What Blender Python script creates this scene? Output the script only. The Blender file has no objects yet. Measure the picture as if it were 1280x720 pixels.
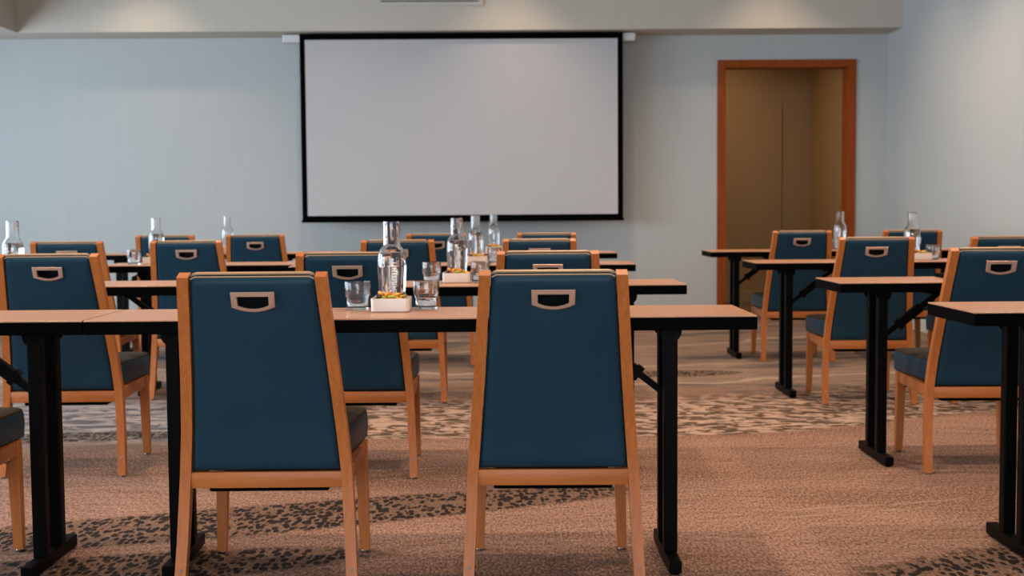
import bpy, bmesh, math, random
from mathutils import Vector, Matrix
S = bpy.context.scene
COL = S.collection
# ---------------------------------------------------------------- camera
W_, H_, F_ = 1280, 720, 1575.93
R_ = ((0.9999294541976586, -0.00934044544302009, -0.007337758983419512),
      (0.007907816051975323, 0.06253342377311866, 0.9980115416950346),
      (0.00886301716465166, 0.9979991618183542, -0.06260287482697233))
cd = bpy.data.cameras.new('camera'); cam = bpy.data.objects.new('camera', cd); COL.objects.link(cam)
cd.sensor_width = 36; cd.lens = 36*F_/W_; cd.clip_end = 100
cam.matrix_world = Matrix(((R_[0][0], R_[1][0], -R_[2][0], 0), (R_[0][1], R_[1][1], -R_[2][1], 0),
                           (R_[0][2], R_[1][2], -R_[2][2], 1.0526), (0, 0, 0, 1)))
cd.dof.use_dof = True; cd.dof.focus_distance = 3.55; cd.dof.aperture_fstop = 5.0
S.camera = cam
# ---------------------------------------------------------------- world, exposure, light
S.view_settings.view_transform = 'Standard'; S.view_settings.look = 'None'
S.view_settings.gamma = 1; S.view_settings.exposure = 1.0; S.view_settings.use_curve_mapping = False
world = bpy.data.worlds.new('world'); S.world = world; world.use_nodes = True
world.node_tree.nodes['Background'].inputs[0].default_value = (0.55, 0.72, 1.0, 1)
world.node_tree.nodes['Background'].inputs[1].default_value = 0.35
S.cycles.max_bounces = 10; S.cycles.diffuse_bounces = 4; S.cycles.glossy_bounces = 4
S.cycles.transmission_bounces = 10; S.cycles.caustics_refractive = False; S.cycles.caustics_reflective = False
S.cycles.sample_clamp_indirect = 4
XL, XR, YB, YF, ZC = -5.7, 3.53, 11.52, -3.0, 3.35      # room
SOF_Z, SOF_Y, SOF_X = 2.61, 11.1, -4.18                 # dropped soffit round the room
WINDOWS = [(0.3, 2.5), (3.1, 5.3), (5.9, 8.1), (8.6, 10.6)]
def area(name, loc, rot, sx, sy, power, color):
    l = bpy.data.lights.new(name, 'AREA'); l.shape = 'RECTANGLE'; l.size = sx; l.size_y = sy
    l.energy = power; l.color = color
    o = bpy.data.objects.new(name, l); COL.objects.link(o); o.location = loc; o.rotation_euler = rot
    return o
WIN_P, WIN_C = 95, (0.68, 0.84, 1.0)
for a, b in WINDOWS:     # daylight from outside each window
    area('window_daylight', (XL-0.25, (a+b)/2, 1.45), (0, -math.pi/2, 0), 1.9, b-a, WIN_P if b < 10 else WIN_P*0.45, WIN_C)
DOWN = [(x, y) for x in (-2.15, 0.36, 2.55) for y in (3.45, 5.05, 6.9, 8.7)] + [(-0.25, -0.4), (-0.25, 1.5)]  # last pair added behind the viewer to brighten the chair backs
REAR_FILL_P = 22
DOWN_P, DOWN_C = 66, (1.0, 0.74, 0.52)
WASH = [(-3.05, 10.45), (0.1, 10.45), (2.35, 10.45)]
WASH_P = 17
AISLE = [(-1.4, 9.9), (0.55, 9.9), (2.5, 9.9)]; AISLE_P = 34
area('window_daylight', (-0.3, YF-0.25, 1.5), (math.pi/2, 0, 0), 5.0, 1.9, 95, (0.86, 0.93, 1.0))   # fill light added behind the viewer to lift back wall and chair backs
def spot(name, loc, power, color, angle, blend=1.0, rad=0.05, tilt=0):
    l = bpy.data.lights.new(name, 'SPOT'); l.energy = power; l.color = color; l.spot_size = angle
    l.spot_blend = blend; l.shadow_soft_size = rad
    o = bpy.data.objects.new(name, l); COL.objects.link(o); o.location = loc; o.rotation_euler = (tilt, 0, 0)
    return o
# ---------------------------------------------------------------- material helpers
def mat(name, col=(0.5, 0.5, 0.5), rough=0.5, metal=0.0, spec=0.5, trans=0.0, ior=1.45):
    m = bpy.data.materials.new(name); m.use_nodes = True
    b = m.node_tree.nodes['Principled BSDF']
    b.inputs['Base Color'].default_value = (*col, 1); b.inputs['Roughness'].default_value = rough
    b.inputs['Metallic'].default_value = metal; b.inputs['Specular IOR Level'].default_value = spec
    b.inputs['Transmission Weight'].default_value = trans; b.inputs['IOR'].default_value = ior
    return m
class NT:
    def __init__(s, m): s.t = m.node_tree; s.b = s.t.nodes['Principled BSDF']
    def put(s, sock, v):
        if v is None: return
        if isinstance(v, (int, float)):
            sock.default_value = v
        elif isinstance(v, tuple):
            sock.default_value = v if len(v) == len(sock.default_value) else (*v, 1)
        else: s.t.links.new(v, sock)
    def math(s, op, a, b=None, c=None, clamp=False):
        n = s.t.nodes.new('ShaderNodeMath'); n.operation = op; n.use_clamp = clamp
        for i, v in enumerate((a, b, c)): s.put(n.inputs[i], v)
        return n.outputs[0]
    def coord(s, kind='Object'): return s.t.nodes.new('ShaderNodeTexCoord').outputs[kind]
    def sep(s, v):
        n = s.t.nodes.new('ShaderNodeSeparateXYZ'); s.put(n.inputs[0], v); return n.outputs
    def comb(s, x, y, z=0.0):
        n = s.t.nodes.new('ShaderNodeCombineXYZ')
        for i, v in enumerate((x, y, z)): s.put(n.inputs[i], v)
        return n.outputs[0]
    def noise(s, vec, scale=5, detail=2, rough=0.5, dist=0):
        n = s.t.nodes.new('ShaderNodeTexNoise'); s.put(n.inputs['Vector'], vec)
        n.inputs['Scale'].default_value = scale; n.inputs['Detail'].default_value = detail
        n.inputs['Roughness'].default_value = rough; n.inputs['Distortion'].default_value = dist
        return n.outputs[0]
    def voro(s, vec, scale=5, feature='F1', rand=1.0):
        n = s.t.nodes.new('ShaderNodeTexVoronoi'); n.feature = feature; s.put(n.inputs['Vector'], vec)
        n.inputs['Scale'].default_value = scale; n.inputs['Randomness'].default_value = rand
        return n.outputs['Distance']
    def ss(s, v, lo, hi, a=0.0, b=1.0):
        n = s.t.nodes.new('ShaderNodeMapRange'); n.interpolation_type = 'SMOOTHSTEP'; s.put(n.inputs[0], v)
        n.inputs[1].default_value = lo; n.inputs[2].default_value = hi
        n.inputs[3].default_value = a; n.inputs[4].default_value = b
        return n.outputs[0]
    def mix(s, f, a, b):
        n = s.t.nodes.new('ShaderNodeMix'); n.data_type = 'RGBA'
        s.put(n.inputs[0], f); s.put(n.inputs[6], a); s.put(n.inputs[7], b); return n.outputs[2]
    def bump(s, h, strength=0.2, dist=0.002):
        n = s.t.nodes.new('ShaderNodeBump'); n.inputs['Strength'].default_value = strength
        n.inputs['Distance'].default_value = dist; s.put(n.inputs['Height'], h)
        s.t.links.new(n.outputs[0], s.b.inputs['Normal'])
    def color(s, v): s.put(s.b.inputs['Base Color'], v)
def wood(name, c1, c2, rough, axis, spec=0.5, sc=1.0):
    m = mat(name, c1, rough, spec=spec); n = NT(m); x = n.sep(n.coord())
    k = [28*sc, 28*sc, 28*sc]; k[axis] = 1.6*sc
    v = n.comb(*[n.math('MULTIPLY', x[i], k[i]) for i in range(3)])
    g = n.noise(v, 3, 4, 0.6, 0.6); g2 = n.noise(v, 14, 2, 0.5)
    f = n.math('ADD', n.math('MULTIPLY', g, 0.75), n.math('MULTIPLY', g2, 0.25))
    n.color(n.mix(n.ss(f, 0.35, 0.68), c2, c1)); n.bump(g2, 0.08, 0.001)
    return m
M = {}
M['oak_v'] = wood('oak_upright', (0.50, 0.155, 0.034), (0.40, 0.115, 0.022), 0.42, 2)
M['oak_h'] = wood('oak_rail', (0.50, 0.155, 0.034), (0.40, 0.115, 0.022), 0.42, 0)
M['oak_y'] = wood('oak_side_rail', (0.50, 0.155, 0.034), (0.40, 0.115, 0.022), 0.42, 1)
M['laminate'] = wood('table_laminate', (0.52, 0.27, 0.155), (0.42, 0.205, 0.11), 0.30, 0, sc=0.8)
M['door_wood'] = wood('door_frame_wood', (0.30, 0.062, 0.006), (0.22, 0.042, 0.004), 0.5, 2, 0.2, sc=0.5)
def leather(name, col, rough, spec=0.4):
    m = mat(name, col, rough, spec=spec); n = NT(m)
    g = n.voro(n.coord(), 420); n.bump(g, 0.12, 0.0006)
    n.color(n.mix(n.noise(n.coord(), 6, 2), tuple(c*0.9 for c in col), tuple(c*1.1 for c in col)))
    return m
M['navy'] = leather('navy_leather', (0.010, 0.038, 0.062), 0.40, 0.20)
M['olive'] = leather('olive_leather', (0.045, 0.028, 0.012), 0.5, 0.14)
M['tan'] = leather('tan_leather', (0.44, 0.28, 0.16), 0.4, 0.4)  # pale tan, with the lamp reflection on the back tops put into the colour
M['seam'] = mat('dark_seam', (0.004, 0.005, 0.006), 0.7, spec=0.1)
M['black'] = mat('black_edge', (0.0010, 0.0010, 0.0010), 0.55, spec=0.03)
M['blackmetal'] = mat('black_powder_coat', (0.0015, 0.0015, 0.0015), 0.45, spec=0.07)
M['handle'] = mat('bronze_handle', (0.66, 0.47, 0.36), 0.36, 0.6)
M['steel'] = mat('steel', (0.6, 0.58, 0.55), 0.3, 1.0)
M['glass'] = mat('clear_glass', (1, 1, 1), 0.0, trans=1.0, ior=1.46)
M['water'] = mat('water', (1, 1, 1), 0.0, trans=1.0, ior=1.33)
M['ceramic'] = mat('white_ceramic', (0.72, 0.64, 0.56), 0.3)
M['print'] = mat('cream_print', (0.95, 0.84, 0.68), 0.6)
M['screen'] = mat('screen_fabric', (0.455, 0.455, 0.465), 0.85, spec=0.1)
M['screen_black'] = mat('screen_border', (0.001, 0.001, 0.0012), 0.8, spec=0.03)
M['white_metal'] = mat('white_enamel', (0.62, 0.62, 0.6), 0.4)
M['vent'] = mat('vent_enamel', (0.5, 0.47, 0.42), 0.45)
M['vent_dark'] = mat('vent_slot', (0.16, 0.14, 0.12), 0.7)
M['nut'] = mat('roasted_nut', (0.45, 0.20, 0.06), 0.5)
M['apricot'] = mat('dried_apricot', (0.80, 0.33, 0.03), 0.45)
M['raisin'] = mat('dark_raisin', (0.06, 0.025, 0.03), 0.4)
M['pistachio'] = mat('green_pistachio', (0.42, 0.45, 0.05), 0.5)
M['cranberry'] = mat('red_cranberry', (0.55, 0.06, 0.02), 0.4)
M['lamp'] = mat('lamp_diffuser', (0.9, 0.85, 0.8), 0.5)
_b = M['lamp'].node_tree.nodes['Principled BSDF']
_b.inputs['Emission Color'].default_value = (1, 0.8, 0.6, 1); _b.inputs['Emission Strength'].default_value = 3
def wallpaper(name, c):
    m = mat(name, c, 0.9, spec=0.15); n = NT(m); x = n.sep(n.coord())
    v = n.comb(n.math('MULTIPLY', x[0], 60.0), n.math('MULTIPLY', x[1], 60.0), n.math('MULTIPLY', x[2], 1.5))
    f = n.noise(v, 1.2, 3)
    n.color(n.mix(n.ss(f, 0.3, 0.7), tuple(k*0.985 for k in c), tuple(k*1.015 for k in c))); n.bump(f, 0.15, 0.001)
    return m
M['wall'] = wallpaper('woven_wallpaper', (0.455, 0.475, 0.465))
M['soffit'] = wallpaper('soffit_paint', (0.52, 0.48, 0.41))
M['alcove'] = wallpaper('alcove_wall', (0.42, 0.30, 0.17))
M['ceiling'] = mat('ceiling_paint', (0.42, 0.40, 0.36), 0.9)
M['base'] = mat('baseboard_paint', (0.45, 0.33, 0.2), 0.6)
# carpet
def carpet():
    m = mat('patterned_carpet', (0.3, 0.2, 0.15), 0.95, spec=0.05); n = NT(m)
    co = n.coord(); x = n.sep(co); X, Y = x[0], x[1]
    n1 = n.math('SUBTRACT', n.noise(co, 1.1, 3), 0.5); n2 = n.math('SUBTRACT', n.noise(co, 9.0, 3), 0.5)
    wob = n.math('ADD', n.math('MULTIPLY', n1, 0.5), n.math('MULTIPLY', n2, 0.10))
    def ell(cx, cy, a, b, ang, soft=0.12, wv=1.0):
        c, s_ = math.cos(math.radians(ang)), math.sin(math.radians(ang))
        dx = n.math('SUBTRACT', X, cx); dy = n.math('SUBTRACT', Y, cy)
        u = n.math('ADD', n.math('MULTIPLY', dx, c/a), n.math('MULTIPLY', dy, s_/a))
        v = n.math('ADD', n.math('MULTIPLY', dx, -s_/b), n.math('MULTIPLY', dy, c/b))
        r = n.math('SQRT', n.math('ADD', n.math('MULTIPLY', u, u), n.math('MULTIPLY', v, v)))
        r = n.math('ADD', r, n.math('MULTIPLY', wob, 0.55*wv))
        return n.ss(r, 1-soft, 1+soft, 1.0, 0.0)
    streak = n.noise(n.comb(n.math('MULTIPLY', X, 2.5), n.math('MULTIPLY', n.math('ADD', Y, n.math('MULTIPLY', n1, 0.5)), 26.0)), 1.0, 4, 0.65)
    fleck = n.noise(n.comb(X, n.math('MULTIPLY', Y, 0.4)), 120, 3, 0.75)
    big = n.noise(n.comb(n.math('MULTIPLY', X, 0.35), n.math('MULTIPLY', Y, 1.3)), 1.0, 2)
    pink = (0.310, 0.178, 0.132); brown = (0.165, 0.080, 0.046); pale = (0.44, 0.30, 0.235); grey = (0.17, 0.15, 0.13)
    c = n.mix(n.math('ADD', n.math('MULTIPLY', n.ss(streak, 0.30, 0.60), 0.6), 0.4), brown, pink)
    c = n.mix(n.math('MULTIPLY', n.ss(big, 0.48, 0.62), 0.6), c, brown)
    c = n.mix(n.math('MULTIPLY', n.ss(fleck, 0.50, 0.62), 0.7), c, pale)
    c = n.mix(n.math('MULTIPLY', n.ss(fleck, 0.50, 0.38), 0.7), c, (0.075, 0.042, 0.028))
    # far half: greyer ground with sweeping pale lines
    far = n.ss(n.math('ADD', Y, n.math('MULTIPLY', wob, 1.2)), 6.7, 7.6)
    left = n.ss(n.math('ADD', X, n.math('MULTIPLY', wob, 1.2)), -0.9, -1.6)
    mid = n.ss(Y, 5.35, 5.75)
    greyer = n.math('MAXIMUM', n.math('MULTIPLY', far, 0.55), n.math('MULTIPLY', n.math('MULTIPLY', left, mid), 0.6))
    c = n.mix(greyer, c, n.mix(n.ss(streak, 0.35, 0.65), (0.105, 0.088, 0.070), (0.22, 0.18, 0.15)))
    # arcs
    ddx = n.math('SUBTRACT', X, -0.5); ddy = n.math('SUBTRACT', Y, 14.5)
    rad = n.math('SQRT', n.math('ADD', n.math('MULTIPLY', n.math('MULTIPLY', ddx, ddx), 1.0), n.math('MULTIPLY', ddy, ddy)))
    rad = n.math('ADD', rad, n.math('MULTIPLY', n1, 0.6))
    arc = n.math('SINE', n.math('MULTIPLY', rad, 16.0)); arc2 = n.math('SINE', n.math('MULTIPLY', rad, 6.3))
    arcm = n.math('MULTIPLY', n.math('MULTIPLY', n.ss(arc, 0.80, 0.97), n.ss(arc2, 0.0, 0.6)), n.math('MULTIPLY', far, 0.8))
    c = n.mix(arcm, c, (0.36, 0.27, 0.21))
    # thin pale lines near the front right
    l = n.math('SUBTRACT', n.math('SUBTRACT', Y, n.math('MULTIPLY', X, 0.22)), n.math('MULTIPLY', n1, 0.25))
    for y0 in (4.02, 4.12):
        d = n.math('ABSOLUTE', n.math('SUBTRACT', l, y0))
        k = n.math('MULTIPLY', n.ss(d, 0.012, 0.004), n.math('MULTIPLY', n.ss(X, 0.6, 0.9), n.ss(n.noise(co, 6, 2), 0.42, 0.55)))
        c = n.mix(n.math('MULTIPLY', k, 0.6), c, (0.36, 0.28, 0.23))
    # navy and grey smudges in the middle distance
    sm = n.noise(n.comb(n.math('MULTIPLY', X, 1.1), n.math('MULTIPLY', Y, 3.2)), 1.0, 3, 0.6)
    smm = n.math('MULTIPLY', n.ss(sm, 0.53, 0.64), n.ss(Y, 6.5, 7.0))
    c = n.mix(n.math('MULTIPLY', smm, 0.75), c, (0.055, 0.06, 0.068))
    # zebra band
    lo = n.math('SUBTRACT', Y, n.math('ADD', 5.72, n.math('MULTIPLY', n.math('MULTIPLY', n.ss(X, 0.9, 3.0), 1.0), 0.75)))
    lo = n.math('ADD', lo, n.math('MULTIPLY', wob, 0.25))
    zb = n.math('MULTIPLY', n.ss(lo, 0.0, 0.08), n.ss(lo, 1.45, 0.95))
    zb = n.math('MULTIPLY', zb, n.ss(X, -1.3, -0.6))
    za = n.noise(n.comb(n.math('MULTIPLY', X, 11.0), n.math('ADD', n.math('MULTIPLY', Y, 20.0), n.math('MULTIPLY', X, 3.0))), 1.0, 2, 0.5, 1.0)
    zc = n.mix(n.ss(za, 0.45, 0.56), (0.070, 0.048, 0.034), (0.42, 0.29, 0.225))
    c = n.mix(n.math('MULTIPLY', zb, 0.9), c, zc)
    zl = n.math('MULTIPLY', n.math('MULTIPLY', n.ss(lo, -0.02, 0.08), n.ss(lo, 1.5, 1.0)), n.ss(X, -0.6, -1.3))
    zn = n.noise(n.comb(n.math('MULTIPLY', X, 6.0), n.math('MULTIPLY', Y, 16.0)), 1.0, 2, 0.6, 1.0)
    c = n.mix(n.math('MULTIPLY', zl, 0.85), c, n.mix(n.ss(zn, 0.42, 0.58), (0.055, 0.062, 0.078), (0.28, 0.25, 0.24)))  # left part: carpet pattern, with bluish window sheen put into its colours
    # dotted leaf shaped patches
    dv = n.comb(n.math('ADD', X, n.math('MULTIPLY', n2, 0.03)), n.math('MULTIPLY', Y, 0.47))
    dots = n.ss(n.voro(dv, 50, 'F1', 0.75), 0.58, 0.47)
    dotn = n.math('MULTIPLY', dots, n.ss(n.noise(co, 14, 2), 0.26, 0.42))
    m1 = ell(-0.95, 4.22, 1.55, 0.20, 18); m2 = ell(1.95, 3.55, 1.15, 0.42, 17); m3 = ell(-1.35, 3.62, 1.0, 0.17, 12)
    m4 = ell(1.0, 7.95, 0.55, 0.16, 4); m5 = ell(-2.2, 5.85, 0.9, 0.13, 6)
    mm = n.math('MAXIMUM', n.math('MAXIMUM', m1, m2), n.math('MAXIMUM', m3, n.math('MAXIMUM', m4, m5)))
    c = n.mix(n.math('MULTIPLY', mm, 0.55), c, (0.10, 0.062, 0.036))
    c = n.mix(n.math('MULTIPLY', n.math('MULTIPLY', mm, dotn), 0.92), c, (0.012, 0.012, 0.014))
    n.color(c); n.bump(fleck, 0.5, 0.004)
    return m
M['carpet'] = carpet()
# ---------------------------------------------------------------- mesh helpers
def obj(name, bm, m, parent=None, smooth=False):
    bmesh.ops.recalc_face_normals(bm, faces=bm.faces)
    me = bpy.data.meshes.new(name); bm.to_mesh(me); bm.free()
    for k in (m if isinstance(m, (list, tuple)) else [m]): me.materials.append(k)
    if smooth:
        for p in me.polygons: p.use_smooth = True
        try: me.set_sharp_from_angle(angle=math.radians(40))
        except Exception: pass
    o = bpy.data.objects.new(name, me); COL.objects.link(o)
    if parent is not None: o.parent = parent
    return o
def tag(o, label=None, cat=None, group=None, kind=None):
    for k, v in (('label', label), ('category', cat), ('group', group), ('kind', kind)):
        if v: o[k] = v
    return o
def empty(name, loc=(0, 0, 0), rz=0.0):
    o = bpy.data.objects.new(name, None); COL.objects.link(o); o.location = loc
    o.rotation_euler = (0, 0, rz); o.empty_display_size = 0.1
    return o
def kids(o): return [c for c in COL.objects if c.parent == o]
def copy_tree(o, parent=None, tree=None):
    tree = tree or {}
    c = o.copy(); COL.objects.link(c); c.parent = parent
    for ch in o.children: copy_tree(ch, c)
    return c
def box(bm, x0, x1, y0, y1, z0, z1, bev=0.0, seg=2, mi=0):
    v = [bm.verts.new((x, y, z)) for x in (x0, x1) for y in (y0, y1) for z in (z0, z1)]
    fs = [bm.faces.new([v[i] for i in f]) for f in ((0, 1, 3, 2), (4, 6, 7, 5), (0, 4, 5, 1), (2, 3, 7, 6), (0, 2, 6, 4), (1, 5, 7, 3))]
    for f in fs: f.material_index = mi
    if bev > 0:
        es = set(e for f in fs for e in f.edges)
        bmesh.ops.bevel(bm, geom=list(es), offset=bev, segments=seg, affect='EDGES', profile=0.5)
    return bm
def B(*a, **k): return box(bmesh.new(), *a, **k)
def loft(secs, bev=0.0):
    """secs: list of four-corner rings, closed at both ends"""
    bm = bmesh.new(); rows = [[bm.verts.new(p) for p in s] for s in secs]; n = len(rows[0]); long_e = []
    for a, b in zip(rows, rows[1:]):
        for i in range(n): bm.faces.new((a[i], a[(i+1) % n], b[(i+1) % n], b[i]))
    bm.faces.new(rows[0]); bm.faces.new(rows[-1][::-1])
    if bev:
        es = []
        for e in bm.edges:
            if len(e.link_faces) == 2 and e.calc_face_angle(0) > 0.6: es.append(e)
        bmesh.ops.bevel(bm, geom=es, offset=bev, segments=2, affect='EDGES')
    return bm
def bar(p, q, w, h, bev=0.0, up=(0, 1, 0)):
    p, q = Vector(p), Vector(q); d = (q-p).normalized(); u = Vector(up); s = d.cross(u).normalized(); u = s.cross(d)
    return loft([[c + s*(a*w/2) + u*(b*h/2) for a, b in ((-1, -1), (1, -1), (1, 1), (-1, 1))] for c in (p, q)], bev)
def lathe(bm, prof, seg=40, cx=0, cy=0, cz=0, mi=0, closed=False):
    rows = []
    for r, z in prof:
        if r < 1e-5: rows.append([bm.verts.new((cx, cy, cz+z))])
        else: rows.append([bm.verts.new((cx+r*math.cos(2*math.pi*i/seg), cy+r*math.sin(2*math.pi*i/seg), cz+z)) for i in range(seg)])
    pr = list(zip(rows, rows[1:]))
    if closed: pr.append((rows[-1], rows[0]))
    for a, b in pr:
        for i in range(seg):
            j = (i+1) % seg
            if len(a) == 1 and len(b) == 1: continue
            if len(a) == 1: f = bm.faces.new((a[0], b[j], b[i]))
            elif len(b) == 1: f = bm.faces.new((a[i], a[j], b[0]))
            else: f = bm.faces.new((a[i], a[j], b[j], b[i]))
            f.material_index = mi
    return bm
def tube(pts, r, seg=8, closed=False):
    bm = bmesh.new(); pts = [Vector(p) for p in pts]; rows = []; n = len(pts)
    for i, p in enumerate(pts):
        d = (pts[(i+1) % n]-pts[i-1]) if closed or 0 < i < n-1 else (pts[1]-pts[0] if i == 0 else pts[-1]-pts[-2])
        d.normalize(); u = Vector((0, 0, 1)) if abs(d.z) < 0.9 else Vector((0, 1, 0)); s = d.cross(u).normalized(); u = s.cross(d)
        rows.append([bm.verts.new(p + s*r*math.cos(2*math.pi*k/seg) + u*r*math.sin(2*math.pi*k/seg)) for k in range(seg)])
    rr = list(zip(rows, rows[1:])) + ([(rows[-1], rows[0])] if closed else [])
    for a, b in rr:
        for k in range(seg): bm.faces.new((a[k], a[(k+1) % seg], b[(k+1) % seg], b[k]))
    if not closed: bm.faces.new(rows[0]); bm.faces.new(rows[-1][::-1])
    return bm
def struct(name, bm, m, **k): return tag(obj(name, bm, m), kind='structure')
# ---------------------------------------------------------------- room
struct('floor', B(XL-0.2, 5.2, YF, 14.2, -0.1, 0.0), M['carpet'])
struct('ceiling', B(XL-0.2, 5.2, YF, 14.2, ZC, ZC+0.1), M['ceiling'])
DX0, DX1, DZ = 2.055, 3.165, 2.315           # clear opening of the doorway
bm = bmesh.new()
box(bm, XL-0.2, DX0-0.07, YB, YB+0.16, 0, ZC)
box(bm, DX1+0.07, XR+0.2, YB, YB+0.16, 0, ZC)
box(bm, DX0-0.07, DX1+0.07, YB, YB+0.16, DZ+0.07, ZC)
struct('wall_back', bm, M['wall'])
struct('wall_right', B(XR, XR+0.15, YF, YB, 0, ZC), M['wall'])
bm = bmesh.new(); fx0, fx1 = -2.8, 2.2  # opening made for the added fill light
box(bm, XL-0.2, fx0, YF-0.15, YF, 0, ZC); box(bm, fx1, XR+0.15, YF-0.15, YF, 0, ZC)
box(bm, fx0, fx1, YF-0.15, YF, 0, 0.5); box(bm, fx0, fx1, YF-0.15, YF, 2.5, ZC)
struct('wall_front', bm, M['wall'])
bm = bmesh.new()
for x0, x1, z0, z1 in ((fx0, fx0+0.05, 0.5, 2.5), (fx1-0.05, fx1, 0.5, 2.5), (fx0, fx1, 0.5, 0.55), (fx0, fx1, 2.45, 2.5), (-0.32, -0.28, 0.55, 2.45)):
    box(bm, x0, x1, YF-0.1, YF-0.05, z0, z1)
struct('window_5', bm, M['white_metal'])  # added frame round the fill light behind the viewer
bm = bmesh.new(); ys = [YF] + [v for w in WINDOWS for v in w] + [YB]
for i in range(0, len(ys), 2): box(bm, XL-0.18, XL, ys[i], ys[i+1], 0, ZC)
for a, b in WINDOWS:
    box(bm, XL-0.18, XL, a, b, 0, 0.5); box(bm, XL-0.18, XL, a, b, 2.45, ZC)
struct('wall_left', bm, M['wall'])
for i, (a, b) in enumerate(WINDOWS):
    bm = bmesh.new(); xw = XL-0.12
    for y0, y1, z0, z1 in ((a, a+0.05, 0.5, 2.45), (b-0.05, b, 0.5, 2.45), (a, b, 0.5, 0.55), (a, b, 2.4, 2.45), ((a+b)/2-0.02, (a+b)/2+0.02, 0.55, 2.4)):
        box(bm, xw-0.03, xw+0.03, y0, y1, z0, z1)
    struct('window_%d' % (i+1), bm, M['white_metal'])
# dropped soffit: back run and left run
bm = bmesh.new()
box(bm, XL, XR, SOF_Y, YB, SOF_Z, ZC)
box(bm, XL, SOF_X, YF, SOF_Y, SOF_Z, ZC)
struct('trim_1', bm, M['soffit'])
# baseboards
struct('baseboard_back', B(XL, DX0-0.08, YB-0.012, YB, 0, 0.1, bev=0.003), M['white_metal'])
struct('baseboard_right', B(XR-0.012, XR, YF, YB, 0, 0.1, bev=0.003), M['white_metal'])
# doorway: wooden frame, corridor behind
bm = bmesh.new(); fy0, fy1 = YB-0.02, YB+0.18
box(bm, DX0-0.075, DX0, fy0, fy1, 0, DZ+0.07, bev=0.004)
box(bm, DX1, DX1+0.075, fy0, fy1, 0, DZ+0.07, bev=0.004)
box(bm, DX0, DX1, fy0, fy1, DZ, DZ+0.07, bev=0.004)
df = struct('door_1', bm, M['door_wood'])
bm = bmesh.new()
box(bm, 1.2, 3.43, 13.9, 14.05, 0, ZC); box(bm, 3.43, 3.6, YB+0.16, 14.05, 0, ZC); box(bm, 1.05, 1.2, YB+0.16, 14.05, 0, ZC)
struct('wall_alcove', bm, M['alcove'])
struct('baseboard_alcove', B(1.2, 3.43, 13.885, 13.9, 0, 0.13, bev=0.003), M['base'])
# thin joint of a flush door on the alcove wall
struct('trim_2', B(3.10, 3.106, 13.893, 13.9, 0.13, 2.2), M['vent_dark'])
for x, y, p, nm in ((1.9, 12.9, 42, 'corridor_lamp'),): spot(nm, (x, y, ZC-0.05), p, (1.0, 0.66, 0.36), 2.6, 1.0, 0.1)
# ---------------------------------------------------------------- ceiling lights
def lamp(x, y, power, size, tilt=0.0, label=None):
    r = empty('ceiling_light', (x, y, ZC))
    bm = lathe(bmesh.new(), [(0.055, -0.004), (0.085, -0.006), (0.088, 0.0), (0.055, 0.0)], 28, closed=True)
    obj('ring', bm, M['white_metal'], r, True)
    bm = lathe(bmesh.new(), [(0.0, -0.001), (0.054, -0.001)], 28); obj('diffuser', bm, M['lamp'], r)
    l = spot('ceiling_light_beam', (x, y, ZC-0.03), power, DOWN_C, size, 1.0, 0.05, tilt)
    tag(r, label, 'ceiling light', 'round downlights recessed in the ceiling')
for x, y in DOWN:
    lamp(x, y, DOWN_P if y > 3 else REAR_FILL_P, 2.2, 0, 'small round white downlight recessed in the ceiling above the room')  # the weak rear pair is unseen fill, added for the chair backs
for x, y in AISLE:
    lamp(x, y, AISLE_P, 2.3, 0, 'small round white downlight in the ceiling over the aisle before the screen')
for x, y in WASH:
    lamp(x, y, WASH_P, 1.6, 0.3, 'small round white downlight washing the soffit over the screen wall')
# ---------------------------------------------------------------- air vent on the soffit
v = empty('air_vent', (-0.595, SOF_Y, 2.968))
bm = bmesh.new(); w, h = 0.465, 0.15
box(bm, -w, w, -0.018, 0, -h, -h+0.035, 0.004); box(bm, -w, w, -0.018, 0, h-0.035, h, 0.004)
box(bm, -w, -w+0.04, -0.0175, 0, -h+0.034, h-0.034); box(bm, w-0.04, w, -0.0175, 0, -h+0.034, h-0.034)
obj('vent_frame', bm, M['vent'], v)
bm = bmesh.new()
for i in range(9):
    z = -h+0.045+i*0.025
    bmv = loft([[(-w+0.04, -0.014, z), (-w+0.04, -0.012, z+0.002), (-w+0.04, -0.002, z+0.018), (-w+0.04, -0.004, z+0.016)],
                [(w-0.04, -0.014, z), (w-0.04, -0.012, z+0.002), (w-0.04, -0.002, z+0.018), (w-0.04, -0.004, z+0.016)]])
    me = bpy.data.meshes.new('t'); bmv.to_mesh(me); bmv.free(); bm.from_mesh(me); bpy.data.meshes.remove(me)
obj('louvre', bm, M['vent'], v)
obj('vent_back', B(-w+0.03, w-0.03, -0.002, 0.0, -h+0.03, h-0.03), M['vent_dark'], v)
tag(v, 'pale rectangular louvred air vent set in the soffit above the screen', 'air vent')
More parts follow.
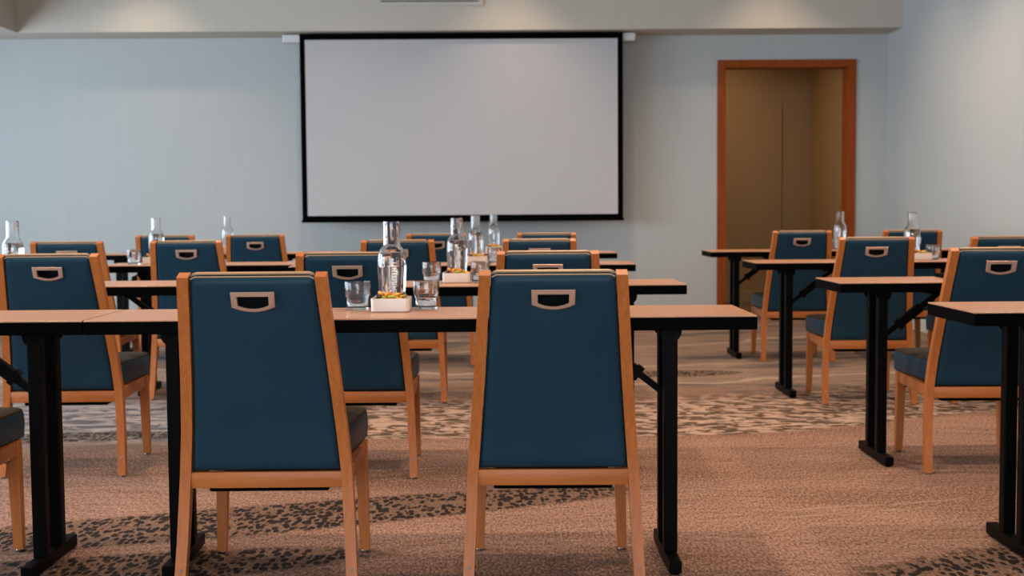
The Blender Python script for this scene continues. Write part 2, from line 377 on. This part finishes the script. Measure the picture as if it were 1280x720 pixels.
# ---------------------------------------------------------------- projection screen
sc_x0, sc_x1, sc_z0, sc_z1, sc_y = -1.752, 1.092, 0.955, 2.60, 11.2
s = empty('projection_screen', ((sc_x0+sc_x1)/2, sc_y, sc_z0))
hw = (sc_x1-sc_x0)/2; hh = sc_z1-sc_z0; b = 0.048
def slab_grid(w0, w1, z0, z1, yf, nx, nz, th, ripple):
    bm = bmesh.new(); F = []; Bk = []
    for j in range(nz+1):
        r1 = []; r2 = []
        for i in range(nx+1):
            x = w0+(w1-w0)*i/nx; z = z0+(z1-z0)*j/nz; y = yf+ripple(x, z)
            r1.append(bm.verts.new((x, y, z))); r2.append(bm.verts.new((x, y+th, z)))
        F.append(r1); Bk.append(r2)
    for j in range(nz):
        for i in range(nx):
            bm.faces.new((F[j][i], F[j][i+1], F[j+1][i+1], F[j+1][i])); bm.faces.new((Bk[j][i], Bk[j+1][i], Bk[j+1][i+1], Bk[j][i+1]))
    for i in range(nx):
        bm.faces.new((F[0][i], Bk[0][i], Bk[0][i+1], F[0][i+1])); bm.faces.new((F[nz][i], F[nz][i+1], Bk[nz][i+1], Bk[nz][i]))
    for j in range(nz):
        bm.faces.new((F[j][0], F[j+1][0], Bk[j+1][0], Bk[j][0])); bm.faces.new((F[j][nx], Bk[j][nx], Bk[j+1][nx], F[j+1][nx]))
    return bm
rip = lambda x, z: 0.0022*math.sin(3.1*x+4.0*z)*math.sin(2.2*z+0.8) + 0.0014*math.sin(7.5*x-5*z)*(1-z/hh)
obj('projection_surface', slab_grid(-hw+b, hw-b, b, hh-0.055, -0.001, 90, 50, 0.001, rip), M['screen'], s, True)
bm = bmesh.new()
box(bm, -hw, -hw+b+0.006, 0.0045, 0.0065, 0.0, hh); box(bm, hw-b-0.006, hw, 0.0045, 0.0065, 0.0, hh)
box(bm, -hw+b, hw-b, 0.0045, 0.0065, 0.0, b+0.006); box(bm, -hw+b, hw-b, 0.0045, 0.0065, hh-0.062, hh)
obj('black_border', bm, M['screen_black'], s)
obj('weight_bar', loft([[(x, 0.0055+0.014*math.cos(a), 0.012*math.sin(a)) for a in [k*math.pi/4 for k in range(8)]] for x in (-hw-0.006, hw+0.006)]), M['screen_black'], s)
bm = bmesh.new(); box(bm, -hw-0.155, hw+0.115, 0.03, 0.13, hh-0.072, hh-0.001, 0.01)
obj('housing', bm, M['white_metal'], s)
tag(s, 'large pull-down projection screen with a black border on the back wall', 'projection screen')
# ---------------------------------------------------------------- chair
def xo(z):      # outer half width of the back frame
    pts = [(0, 0.251), (0.33, 0.2355), (0.6, 0.214), (0.887, 0.193)]
    for (a, p), (c, q) in zip(pts, pts[1:]):
        if z <= c: return p+(q-p)*(z-a)/(c-a)
    return pts[-1][1]
def yr(z):      # rear face of the back frame
    pts = [(0, 0.0), (0.15, 0.028), (0.33, 0.045), (0.45, 0.030), (0.6, -0.012), (0.75, -0.062), (0.887, -0.112)]
    for (a, p), (c, q) in zip(pts, pts[1:]):
        if z <= c: return p+(q-p)*(z-a)/(c-a)
    return pts[-1][1]
PW = 0.030
def make_chair():
    r = empty('dining_chair')
    for sx in (-1, 1):
        secs = []
        for z in (0.006, 0.08, 0.15, 0.24, 0.33, 0.40, 0.45, 0.52, 0.6, 0.68, 0.75, 0.82, 0.8805):
            a = xo(z); y = yr(z); d = 0.034 if z > 0.2 else 0.030+0.004*z/0.2; zf = z+(0.0125 if z > 0.88 else 0)
            secs.append([(sx*a, y, z), (sx*(a-PW), y, z), (sx*(a-PW), y+d, zf), (sx*a, y+d, zf)])
        post = obj('back_post', loft(secs, 0.0025), M['oak_v'], r, True)
        a = xo(0.075); y = yr(0.075)
        bm = lathe(bmesh.new(), [(0.0, 0.0015), (0.0042, 0.0015), (0.005, 0), (0.005, -0.003), (0, -0.003)], 12)
        bmesh.ops.rotate(bm, verts=bm.verts, cent=(0, 0, 0), matrix=Matrix.Rotation(math.pi/2, 3, 'X'))
        bmesh.ops.translate(bm, verts=bm.verts, vec=(sx*(a-PW/2), y-0.0005, 0.075)); obj('screw', bm, M['steel'], post)
        # front leg
        secs = []
        for z, ox, w, y0, d in ((0.006, 0.234, 0.028, 0.462, 0.028), (0.2, 0.232, 0.033, 0.460, 0.034), (0.346, 0.230, 0.036, 0.456, 0.040)):
            secs.append([(sx*ox, y0, z), (sx*(ox-w), y0, z), (sx*(ox-w), y0+d, z), (sx*ox, y0+d, z)])
        obj('leg', loft(secs, 0.0025), M['oak_v'], r, True)
        for gx, gy in ((xo(0)-PW/2, 0.016), (0.220, 0.476)):
            bm = lathe(bmesh.new(), [(0.0, 0.0), (0.010, 0.0), (0.011, 0.003), (0.009, 0.0075), (0, 0.0075)], 14, sx*gx, gy)
            obj('glide', bm, M['steel'], r, True)
        # side rail
        secs = [[(sx*(ox-0.004), y, z0), (sx*(ox-0.026), y, z0), (sx*(ox-0.026), y, z1), (sx*(ox-0.004), y, z1)]
                for y, ox, z0, z1 in ((0.078, 0.232, 0.297, 0.342), (0.462, 0.230, 0.302, 0.345))]
        rail = obj('side_rail', loft(secs, 0.002), M['oak_y'], r, True)
        bm = tube([(sx*0.205+0.009*math.cos(t), 0.425, 0.294+0.009*math.sin(t)) for t in [k*math.pi/6 for k in range(12)]], 0.003, 6, True)
        obj('link_ring', bm, M['steel'], rail, True)
    a = xo(0.33)-PW
    obj('back_rail', B(-a-0.001, a+0.001, 0.046, 0.070, 0.295, 0.339, bev=0.002), M['oak_h'], r, True)
    obj('front_rail', B(-0.195, 0.195, 0.462, 0.486, 0.302, 0.345, bev=0.002), M['oak_h'], r, True)
    obj('seat_pan', B(-0.165, 0.165, 0.085, 0.45, 0.277, 0.298, bev=0.004), M['black'], r)
    # seat: blue boxing, olive top
    def ring(z, gx, gy, n=5):
        f, k, rr = 0.228+gx, 0.196+gx, 0.03
        y0, y1 = 0.090-gy, 0.555+gy; out = []
        for cx, cy, a0 in ((f-rr, y1-rr, 0), (-f+rr, y1-rr, 90), (-k+0.012, y0+0.012, 180), (k-0.012, y0+0.012, 270)):
            q = rr if cy > 0.3 else 0.012
            for i in range(n+1):
                t = math.radians(a0+90*i/n); out.append((cx+q*math.cos(t), cy+q*math.sin(t), z))
        return out
    seat = obj('seat', loft([ring(0.346, -0.006, -0.006), ring(0.350, -0.001, -0.001), ring(0.395, 0.001, 0.001), ring(0.424, -0.001, -0.001), ring(0.429, -0.004, -0.004)]), M['navy'], r, True)
    obj('seat_top', loft([ring(0.4285, -0.003, -0.003), ring(0.435, -0.004, -0.004), ring(0.440, -0.012, -0.012), ring(0.443, -0.035, -0.035), ring(0.445, -0.09, -0.12)]), M['olive'], r, True)
    # back panel with the grip opening
    ztop, zbot = 0.877, 0.342
    us = [-1, -0.985, -0.96, -0.92, -0.85, -0.7, -0.5, -0.285, -0.14, 0, 0.14, 0.285, 0.5, 0.7, 0.85, 0.92, 0.96, 0.985, 1]
    zs = [zbot, zbot+0.004, zbot+0.012, 0.375, 0.42, 0.47, 0.53, 0.6, 0.67, 0.73, 0.77, 0.795, 0.829, 0.845, 0.858, 0.868, 0.8735, ztop]
    hz0, hz1 = 0.795, 0.829
    def edge(u, z):
        hwid = xo(z)-PW-0.0012; du = (1-abs(u))*hwid; dz = min(z-zbot, ztop-z); R = 0.018; e = 0
        for d in (du, dz):
            if d < R: e += R-math.sqrt(max(0, R*R-(R-d)**2))
        return min(e, R)*0.8
    def tilt(z, dy): return dy*0.36*min(1, max(0, (z-0.83)/0.047))
    def sag(u, z): return 0.0035*math.cos(u*math.pi/2)*math.sin(math.pi*(z-zbot)/(ztop-zbot))
    bm = bmesh.new(); G = []
    for z in zs:
        row = []
        for u in us:
            hwid = xo(z)-PW-0.0012; y = yr(z)+0.0015+edge(u, z)-sag(u, z)
            if abs(abs(u)-0.285) < 1e-6 and hz0 <= z <= hz1: x = math.copysign(0.046, u)
            else: x = u*hwid
            d = math.hypot(max(abs(x)-0.05, 0), max(hz0-z, z-hz1, 0)); y += 0.004*math.exp(-(d/0.012)**2)
            row.append(bm.verts.new((x, y, z+tilt(z, y-yr(z)))))
        G.append(row)
    i0, i1 = us.index(-0.285), us.index(0.285); j0, j1 = zs.index(hz0), zs.index(hz1)
    for j in range(len(zs)-1):
        for i in range(len(us)-1):
            if j0 <= j < j1 and i0 <= i < i1: continue
            bm.faces.new((G[j][i], G[j][i+1], G[j+1][i+1], G[j+1][i]))
    K = [[bm.verts.new((v_.co.x, yr(z)+0.022, z+tilt(z, 0.022))) for v_ in row] for row, z in zip(G, zs)]
    nu, nz = len(us)-1, len(zs)-1
    for j in range(nz):
        for i in range(nu): bm.faces.new((K[j][i], K[j+1][i], K[j+1][i+1], K[j][i+1]))
        bm.faces.new((G[j][0], G[j+1][0], K[j+1][0], K[j][0])); bm.faces.new((G[j][nu], K[j][nu], K[j+1][nu], G[j+1][nu]))
    for i in range(nu):
        bm.faces.new((G[0][i], K[0][i], K[0][i+1], G[0][i+1])); bm.faces.new((G[nz][i], G[nz][i+1], K[nz][i+1], K[nz][i]))
    pan = obj('back_panel', bm, M['navy'], r, True)
    bm = bmesh.new(); front = [(-0.046, hz0), (0.046, hz0), (0.046, hz1), (-0.046, hz1)]
    A = [bm.verts.new((x, yr(z)+0.0025, z)) for x, z in front]; C = [bm.verts.new((x, yr(z)+0.0205, z)) for x, z in front]
    for k in range(4): bm.faces.new((A[k], A[(k+1) % 4], C[(k+1) % 4], C[k]))
    bm.faces.new(C); obj('grip_pocket', bm, M['seam'], pan)
    # handle frame
    def dloop(hx, zt, zb, sag_, n=10):
        pts = [(-hx, zt), (hx, zt)]
        for i in range(n+1):
            t = 1-2*i/n; pts.append((hx*t*0.985, zb+sag_*t*t))
        return pts
    O = dloop(0.0575, 0.842, 0.788, 0.013); I = dloop(0.041, 0.829, 0.797, 0.009)
    bm = bmesh.new(); L = []
    for pts, off in ((O, 0.0), (O, -0.005), ([(x*0.97, 0.8155+(z-0.8155)*0.94) for x, z in O], -0.0068), ([(x*1.03, 0.8135+(z-0.8135)*1.05) for x, z in I], -0.0068), (I, -0.005), (I, 0.006)):
        L.append([bm.verts.new((x, yr(z)-0.0005+off, z)) for x, z in pts])
    for a_, b_ in zip(L, L[1:]):
        for k in range(len(a_)): bm.faces.new((a_[k], a_[(k+1) % len(a_)], b_[(k+1) % len(b_)], b_[k]))
    obj('handle', bm, M['handle'], r, True)
    # welts and the front cushion
    def line(z, dy, inset): return [((xo(z)-PW-inset)*u, yr(z)+dy, z-0.006*max(0, abs(u)-0.93)/0.07) for u in [k/12-1 for k in range(25)]]
    obj('welt', tube([(x_, y_, z_+0.0045) for x_, y_, z_ in line(0.877, 0.013, 0.003)], 0.0021, 6), M['tan'], pan, True)
    obj('seam', tube([(x_, y_, z_+0.0078) for x_, y_, z_ in line(0.877, 0.0225, 0.004)], 0.0021, 6), M['seam'], pan, True)
    secs = []
    def fc(z, g): 
        hwid = xo(z)-PW-0.002-g; y0 = yr(z)+0.0235; y1 = yr(z)+(0.058 if z < 0.7 else 0.058-0.022*min(1, (z-0.7)/0.14))-g*0.8
        return [(-hwid, y0, z), (hwid, y0, z), (hwid, y1-0.01, z), (hwid-0.012, y1, z), (-hwid+0.012, y1, z), (-hwid, y1-0.01, z)]
    for z, g in ((0.446, 0.01), (0.452, 0.003), (0.5, 0), (0.6, 0), (0.7, 0), (0.8, 0), (0.865, 0), (0.878, 0.001), (0.882, 0.003)): secs.append(fc(z, g))
    secs = [[(x_, y_, z_+tilt(z_, y_-yr(z_))) for x_, y_, z_ in q_] for q_ in secs]
    obj('back_cushion', loft(secs), M['tan'], r, True)  # tilted top is coloured pale in place of a glossy reflection
    return r
CH = [  # x, top y, turn, label
    (-0.646, 3.26, 0.00, 'large navy chair back left of the snack box on the nearest table'),
    (0.139, 3.26, -0.02, 'large navy chair back right of centre, nearest to the viewer'),
    (-1.715, 3.30, 0.03, 'cropped chair at the bottom left corner showing only its seat edge'),
    (-0.582, 4.77, 0.00, 'navy chair at the second centre table, behind the nearest bottle'),
    (0.180, 4.77, 0.00, 'navy chair peeking over the nearest right chair, second of that file'),
    (-1.749, 4.85, 0.03, 'navy chair at the far left seen behind the two abutting table tops'),
    (-0.548, 6.70, 0.00, 'navy chair at the third centre table, its back just left of the second bottle'),
    (0.208, 6.70, 0.00, 'navy chair third in the file behind the nearest right chair'),
    (-2.375, 6.90, 0.03, 'navy chair at far left mostly hidden, top of back above the larger left chair'),
    (-1.723, 6.90, 0.02, 'navy chair with left bottle rising behind it, directly behind the nearest left chair'),
    (-0.426, 8.34, 0.00, 'farthest centre row chair left of the bottles, top of back showing'),
    (0.307, 8.34, 0.00, 'farthest small chair top last of the file under the screen'),
    (-2.261, 8.50, 0.02, 'farthest row chair partly behind the left bottle, only its top showing'),
    (-1.655, 8.50, 0.02, 'small farthest row chair with visible handle left below the screen corner'),
    (2.021, 8.40, -0.02, 'navy chair standing in front of the doorway in the farthest right row'),
    (2.762, 8.40, -0.02, 'farthest chair beside the right wall, bottle in front of its left half'),
    (1.953, 6.50, -0.02, 'navy chair in the right group just past the doorway, third row'),
    (2.642, 6.50, -0.02, 'third row chair at the right frame edge showing only its upper corner'),
    (1.910, 4.76, -0.03, 'large navy chair at the right edge with its handle beside the frame'),
]
first = make_chair()
for i, (x, yt, rz, lab) in enumerate(CH):
    o = first if i == 0 else copy_tree(first)
    o.location = (x, yt+0.112, 0); o.rotation_euler = (0, 0, rz)
    tag(o, lab, 'chair', 'navy meeting chairs at the tables')
# ---------------------------------------------------------------- tables
TD = 0.3955
def leg_set(root, x, s, z=0.711):
    """s = +1 when the table centre lies towards +x"""
    yc = TD/2+0.024
    foot = obj('foot', B(x-0.018, x+0.018, yc-0.19, yc+0.19, 0.006, 0.042, bev=0.003), M['blackmetal'], root)
    bm = bmesh.new()
    for y in (yc-0.17, yc+0.17): lathe(bm, [(0, 0), (0.012, 0), (0.013, 0.007), (0, 0.007)], 12, x, y)
    obj('foot_glide', bm, M['blackmetal'], foot)
    for y in (yc-0.066, yc+0.066):
        obj('leg', B(x-0.020, x+0.020, y-0.019, y+0.019, 0.040, z-0.01, bev=0.004), M['blackmetal'], root)
    # hinge bracket: plate with rounded cheeks under the top
    for y in (yc-0.066-0.021, yc+0.066+0.021):
        bm = bmesh.new(); P = []
        for k in range(9):
            t = math.pi+math.pi*k/8; P.append((x+0.031*math.cos(t), z-0.018+0.030*math.sin(t)))
        P = [(x-0.031, z)] + P + [(x+0.031, z)]
        a = [bm.verts.new((px, y-0.003, pz)) for px, pz in P]; b_ = [bm.verts.new((px, y+0.003, pz)) for px, pz in P]
        bm.faces.new(a); bm.faces.new(b_[::-1])
        for k in range(len(P)):
            q = (k+1) % len(P); bm.faces.new((a[k], a[q], b_[q], b_[k]))
        br = obj('hinge_bracket', bm, M['blackmetal'], root)
        bm = lathe(bmesh.new(), [(0, -0.002), (0.005, -0.002), (0.006, 0.0), (0, 0.0)], 10)
        bmesh.ops.rotate(bm, verts=bm.verts, cent=(0, 0, 0), matrix=Matrix.Rotation(-math.pi/2, 3, 'X'))
        bmesh.ops.translate(bm, verts=bm.verts, vec=(x, y-0.003, z-0.027)); obj('rivet', bm, M['blackmetal'], br)
    # folding brace: thin strut, thick locking sleeve, plate
    a = Vector((x+s*0.014, yc, 0.505)); e = Vector((x+s*0.265, yc, z-0.012)); d = e-a
    st = obj('brace', bar(a, e, 0.020, 0.018, 0.003), M['blackmetal'], root)
    obj('brace_sleeve', bar(a+d*0.30, a+d*0.66, 0.036, 0.026, 0.004), M['blackmetal'], st)
    obj('brace_collar', bar(a+d*0.27, a+d*0.33, 0.046, 0.030, 0.004), M['blackmetal'], st)
    obj('brace_plate', B(x+s*0.235-0.035, x+s*0.235+0.035, yc-0.03, yc+0.03, z-0.022, z, bev=0.003), M['blackmetal'], root)
def make_table(x0, x1, y, il, ir, label, rz=0.0):
    L = x1-x0; r = empty('folding_table', (x0, y, 0), rz)
    obj('tabletop', B(0.0008, L-0.0008, 0.0008, TD-0.0008, 0.744, 0.750, bev=0.0010, seg=1), M['laminate'], r)
    obj('edge_band', B(0, L, 0, TD, 0.7095, 0.7470, bev=0.003), M['black'], r)
    leg_set(r, il, 1); leg_set(r, L-ir, -1)
    tag(r, label, 'table', 'narrow folding tables with wood tops')
    return r
x1e = 0.7194; LT = 1.8857
make_table(x1e-LT, x1e, 3.515, 0.21, 0.225, 'nearest table, holding the large water bottle between the two big chairs')
make_table(x1e-2*LT-0.004, x1e-LT-0.004, 3.517, 0.215, 0.188, 'table at left edge butting against the nearest centre table')
make_table(0.738-LT, 0.738, 4.978, 0.215, 0.215, 'second centre table, one row behind the nearest table')
make_table(0.738-2*LT-0.004, 0.738-LT-0.004, 5.147, 0.215, 0.17, 'second row table at left behind the far left chair')
make_table(0.735-LT, 0.735, 6.835, 0.215, 0.215, 'third centre table, its right end below the screen corner')
make_table(-2.265, 0.731-LT, 7.10, 0.215, 0.215, 'third row table at left carrying a tumbler and a box')
make_table(0.797-LT, 0.797, 8.59, 0.215, 0.20, 'farthest centre table with thin dark end below the screen')
make_table(0.797-2*LT-0.01, 0.797-LT-0.01, 8.95, 0.235, 0.215, 'farthest left table seen as a thin dark strip by the wall')
make_table(1.345, 1.345+LT, 3.557, 0.22, 0.215, 'nearest right hand table cropped by the right frame edge')
make_table(1.3476, 1.3476+LT, 4.987, 0.215, 0.215, 'second right table, its whole left T leg standing clear on the carpet')
make_table(1.390, 1.390+LT, 6.844, 0.215, 0.215, 'third right table before the doorway, left end overlapping the chair there')
make_table(1.4453, 1.4453+LT, 8.653, 0.205, 0.215, 'farthest right table, left end crossing the wooden door frame')
# ---------------------------------------------------------------- water bottles
BP = [(0.0375, 0.0), (0.0395, 0.004), (0.0395, 0.03), (0.0418, 0.08), (0.0440, 0.12), (0.0442, 0.148), (0.0425, 0.166), (0.0368, 0.181), (0.0288, 0.190), (0.0262, 0.197), (0.0262, 0.2664)]
def r_at(z):
    for (a, p), (c, q) in zip(BP, BP[1:]):
        if z <= q: return a+(c-a)*(z-p)/(q-p)
    return BP[-1][0]
def letters(text, size):
    cu = bpy.data.curves.new('t', 'FONT'); cu.body = text; cu.size = size; cu.extrude = 0.0002; cu.align_x = 'CENTER'; cu.align_y = 'CENTER'
    cu.space_character = 1.15; cu.offset = 0.0004; cu.resolution_u = 2
    o = bpy.data.objects.new('t', cu); COL.objects.link(o); bpy.context.view_layer.update(); dg = bpy.context.evaluated_depsgraph_get()
    me = bpy.data.meshes.new_from_object(o.evaluated_get(dg)); bpy.data.objects.remove(o); bpy.data.curves.remove(cu)
    return me
def make_bottle():
    r = empty('water_bottle')
    t = 0.0032; inner = [(max(a-t, 0.001), z+0.0 if z > 0.02 else z) for a, z in BP]
    prof = [(0, 0.002), (0.034, 0.0), *BP[1:-1], (0.0262, 0.262), (0.0255, 0.2664), (0.0238, 0.2664)]
    prof += [(a-t, z) for a, z in BP[-2:2:-1]] + [(BP[2][0]-t, 0.03), (0.036, 0.014), (0.030, 0.010), (0, 0.009)]
    obj('glass_body', lathe(bmesh.new(), prof, 56), M['glass'], r, True)
    wp = [(0, 0.0088), (0.0302, 0.0098), (0.0362, 0.0138)] + [(a-t+0.0003, z) for a, z in BP[2:7]] + [(r_at(0.172)-t+0.0003, 0.172), (0, 0.172)]
    obj('water', lathe(bmesh.new(), wp, 56), M['water'], r, True)
    me = letters('LIMELIGHT', 0.0180); bm = bmesh.new(); bm.from_mesh(me); bpy.data.meshes.remove(me)
    for v_ in bm.verts:
        u, w, k = v_.co.x, v_.co.y, v_.co.z          # run down the bottle, top of letters to the right
        z = 0.095-u; R = r_at(z)+0.0004+k; a = (w+0.010)/0.0425
        v_.co = (R*math.sin(a), -R*math.cos(a), z)
    obj('lettering', bm, M['print'], r)
    return r
BT = [(-0.333, 3.865, 0.0, 'largest and nearest glass water bottle with vertical cream lettering, behind the nearest snack box'),
      (-0.184, 5.32, 0.0, 'water bottle with vertical lettering on the second centre table'),
      (-0.141, 7.14, 0.3, 'water bottle on third centre table, third from the front in the row of four'),
      (-0.048, 8.90, 0.9, 'farthest of the four centre bottles, nearly against the screen edge'),
      (-2.099, 5.45, 2.0, 'water bottle at the left frame edge above the far left chair'),
      (-2.019, 7.42, 2.0, 'water bottle rising behind a chair on third left table'),
      (-1.989, 9.20, 2.0, 'faint small bottle on the farthest left table near the screen'),
      (2.415, 8.95, 2.0, 'bottle in front of the right doorway jamb'),
      (2.337, 7.14, 2.0, 'bottle near the right wall beside a white snack box')]
bt = make_bottle()
for i, (x, y, rz, lab) in enumerate(BT):
    o = bt if i == 0 else copy_tree(bt)
    o.location = (x, y, 0.7503); o.rotation_euler = (0, 0, rz); tag(o, lab, 'bottle', 'glass water bottles on the tables')
# ---------------------------------------------------------------- tumblers
def make_glass():
    prof = [(0, 0.001), (0.031, 0.0), (0.0335, 0.003), (0.0345, 0.034), (0.0385, 0.040), (0.0395, 0.044), (0.0395, 0.084), (0.039, 0.0853),
            (0.0378, 0.0848), (0.0372, 0.082), (0.0372, 0.045), (0.0362, 0.042), (0.0322, 0.035), (0.031, 0.012), (0.027, 0.009), (0, 0.0085)]
    return obj('tumbler', lathe(bmesh.new(), prof, 48), M['glass'], None, True)
GL = [(-0.436, 3.835, 'nearest tumbler left of the nearest snack box'), (-0.227, 3.835, 'nearest tumbler right of the nearest snack box'),
      (-0.286, 5.215, 'tumbler left of the box on the second centre table'), (-0.085, 5.215, 'tumbler right of the box on the second centre table, by the chair post'),
      (-0.034, 7.08, 'small tumbler on third centre table under the farthest bottle'), (-2.109, 7.27, 'tumbler on the left third row table'),
      (2.431, 7.07, 'tumbler on the right third row table near the wall'), (2.347, 8.865, 'tumbler just left of the bottle by the doorway jamb')]
gl = make_glass()
for i, (x, y, lab) in enumerate(GL):
    o = gl if i == 0 else gl.copy()
    if i: COL.objects.link(o)
    o.location = (x, y, 0.7503); tag(o, 'clear glass ' + lab, 'glass', 'stacking tumblers on the tables')
# ---------------------------------------------------------------- snack boxes
def rrect(hx, hy, rr, z, n=5):
    out = []
    for cx, cy, a0 in ((hx-rr, hy-rr, 0), (-hx+rr, hy-rr, 90), (-hx+rr, -hy+rr, 180), (hx-rr, -hy+rr, 270)):
        for i in range(n+1):
            t = math.radians(a0+90*i/n); out.append((cx+rr*math.cos(t), cy+rr*math.sin(t), z))
    return out
def make_dish():
    H = 0.0585; H = 0.041
    secs = [rrect(0.052, 0.052, 0.008, 0.0), rrect(0.0565, 0.0565, 0.011, 0.004), rrect(0.0575, 0.0575, 0.012, H-0.002), rrect(0.0570, 0.0570, 0.011, H), rrect(0.0555, 0.0555, 0.010, H), rrect(0.055, 0.055, 0.010, H-0.003), rrect(0.053, 0.053, 0.010, 0.006)]
    return obj('snack_dish', loft(secs), M['ceramic'], None, True)
def blob(bm, c, s3, rot, mi, kind):
    res = bmesh.ops.create_icosphere(bm, subdivisions=2, radius=1.0, matrix=Matrix.Translation(c) @ rot @ Matrix.Diagonal((*s3, 1)))
    for v_ in res['verts']:
        q = (v_.co-Vector(c)); v_.co = Vector(c)+q*(1+0.12*math.sin(q.x*900+q.y*700)+0.08*math.sin(q.z*1100))
        for f in v_.link_faces: f.material_index = mi
def make_snacks(seed):
    rnd = random.Random(seed); bm = bmesh.new()
    box(bm, -0.048, 0.048, -0.048, 0.048, 0.0065, 0.026, 0.004, 1, 0)
    for k in range(95):
        x, y = rnd.uniform(-0.043, 0.043), rnd.uniform(-0.043, 0.043)
        z = 0.034+0.022*(1-(max(abs(x), abs(y))/0.046)**2)*rnd.random()+0.004*rnd.random()
        rot = Matrix.Rotation(rnd.uniform(0, 6.3), 4, 'Z') @ Matrix.Rotation(rnd.uniform(-.6, .6), 4, 'X')
        kind = rnd.choice((0, 0, 0, 1, 1, 2, 3, 4)); s3 = {0: (0.009, 0.005, 0.0045), 1: (0.010, 0.008, 0.004), 2: (0.007, 0.005, 0.004), 3: (0.008, 0.004, 0.004), 4: (0.006, 0.0045, 0.004)}[kind]
        blob(bm, (x, y, z), s3, rot, kind, kind)
    blob(bm, (-0.034, -0.038, 0.046), (0.012, 0.008, 0.007), Matrix.Rotation(0.2, 4, 'Z'), 2, 2)
    blob(bm, (0.006, -0.042, 0.046), (0.014, 0.006, 0.005), Matrix.Rotation(0.05, 4, 'Z'), 3, 3)
    blob(bm, (-0.030, -0.028, 0.055), (0.009, 0.007, 0.006), Matrix.Rotation(0.5, 4, 'Y'), 1, 1)
    blob(bm, (-0.012, -0.030, 0.052), (0.009, 0.006, 0.006), Matrix.Rotation(-0.5, 4, 'Y'), 1, 1)
    return obj('snack_mix', bm, [M['nut'], M['apricot'], M['raisin'], M['pistachio'], M['cranberry']], None, True)
DS = [(-0.327, 3.765, 'on the nearest table between two tumblers'), (-0.182, 5.215, 'on the second centre table before the second bottle'),
      (-0.130, 7.035, 'on the third centre table beside the third bottle'), (-0.045, 8.76, 'on the farthest centre table'),
      (-2.002, 7.31, 'on the third left table right of a tumbler'), (-2.025, 9.06, 'on the farthest left table left of a chair'),
      (2.345, 7.035, 'on the third right table left of a tumbler')]
dish = make_dish(); mix = [make_snacks(3), make_snacks(8)]
for i, (x, y, lab) in enumerate(DS):
    o = dish if i == 0 else dish.copy()
    if i: COL.objects.link(o)
    o.location = (x, y, 0.7503); tag(o, 'square white snack dish ' + lab, 'dish', 'white snack dishes on the tables')
    src = mix[i % 2]; q = src if i < 2 else src.copy()
    if i > 1: COL.objects.link(q)
    q.location = (x, y, 0.7503); tag(q, 'colourful nut and dried fruit mix in the dish ' + lab, 'snack mix', 'snack mixes in the dishes', 'stuff')
# thin black folder on the second right table
fo = obj('folder', B(0, 0.23, -0.11, 0.06, 0, 0.016, bev=0.002), M['black']); fo.location = (1.852, 5.30, 0.7503)
tag(fo, 'thin flat black folder lying on the second right table behind a chair post', 'folder')
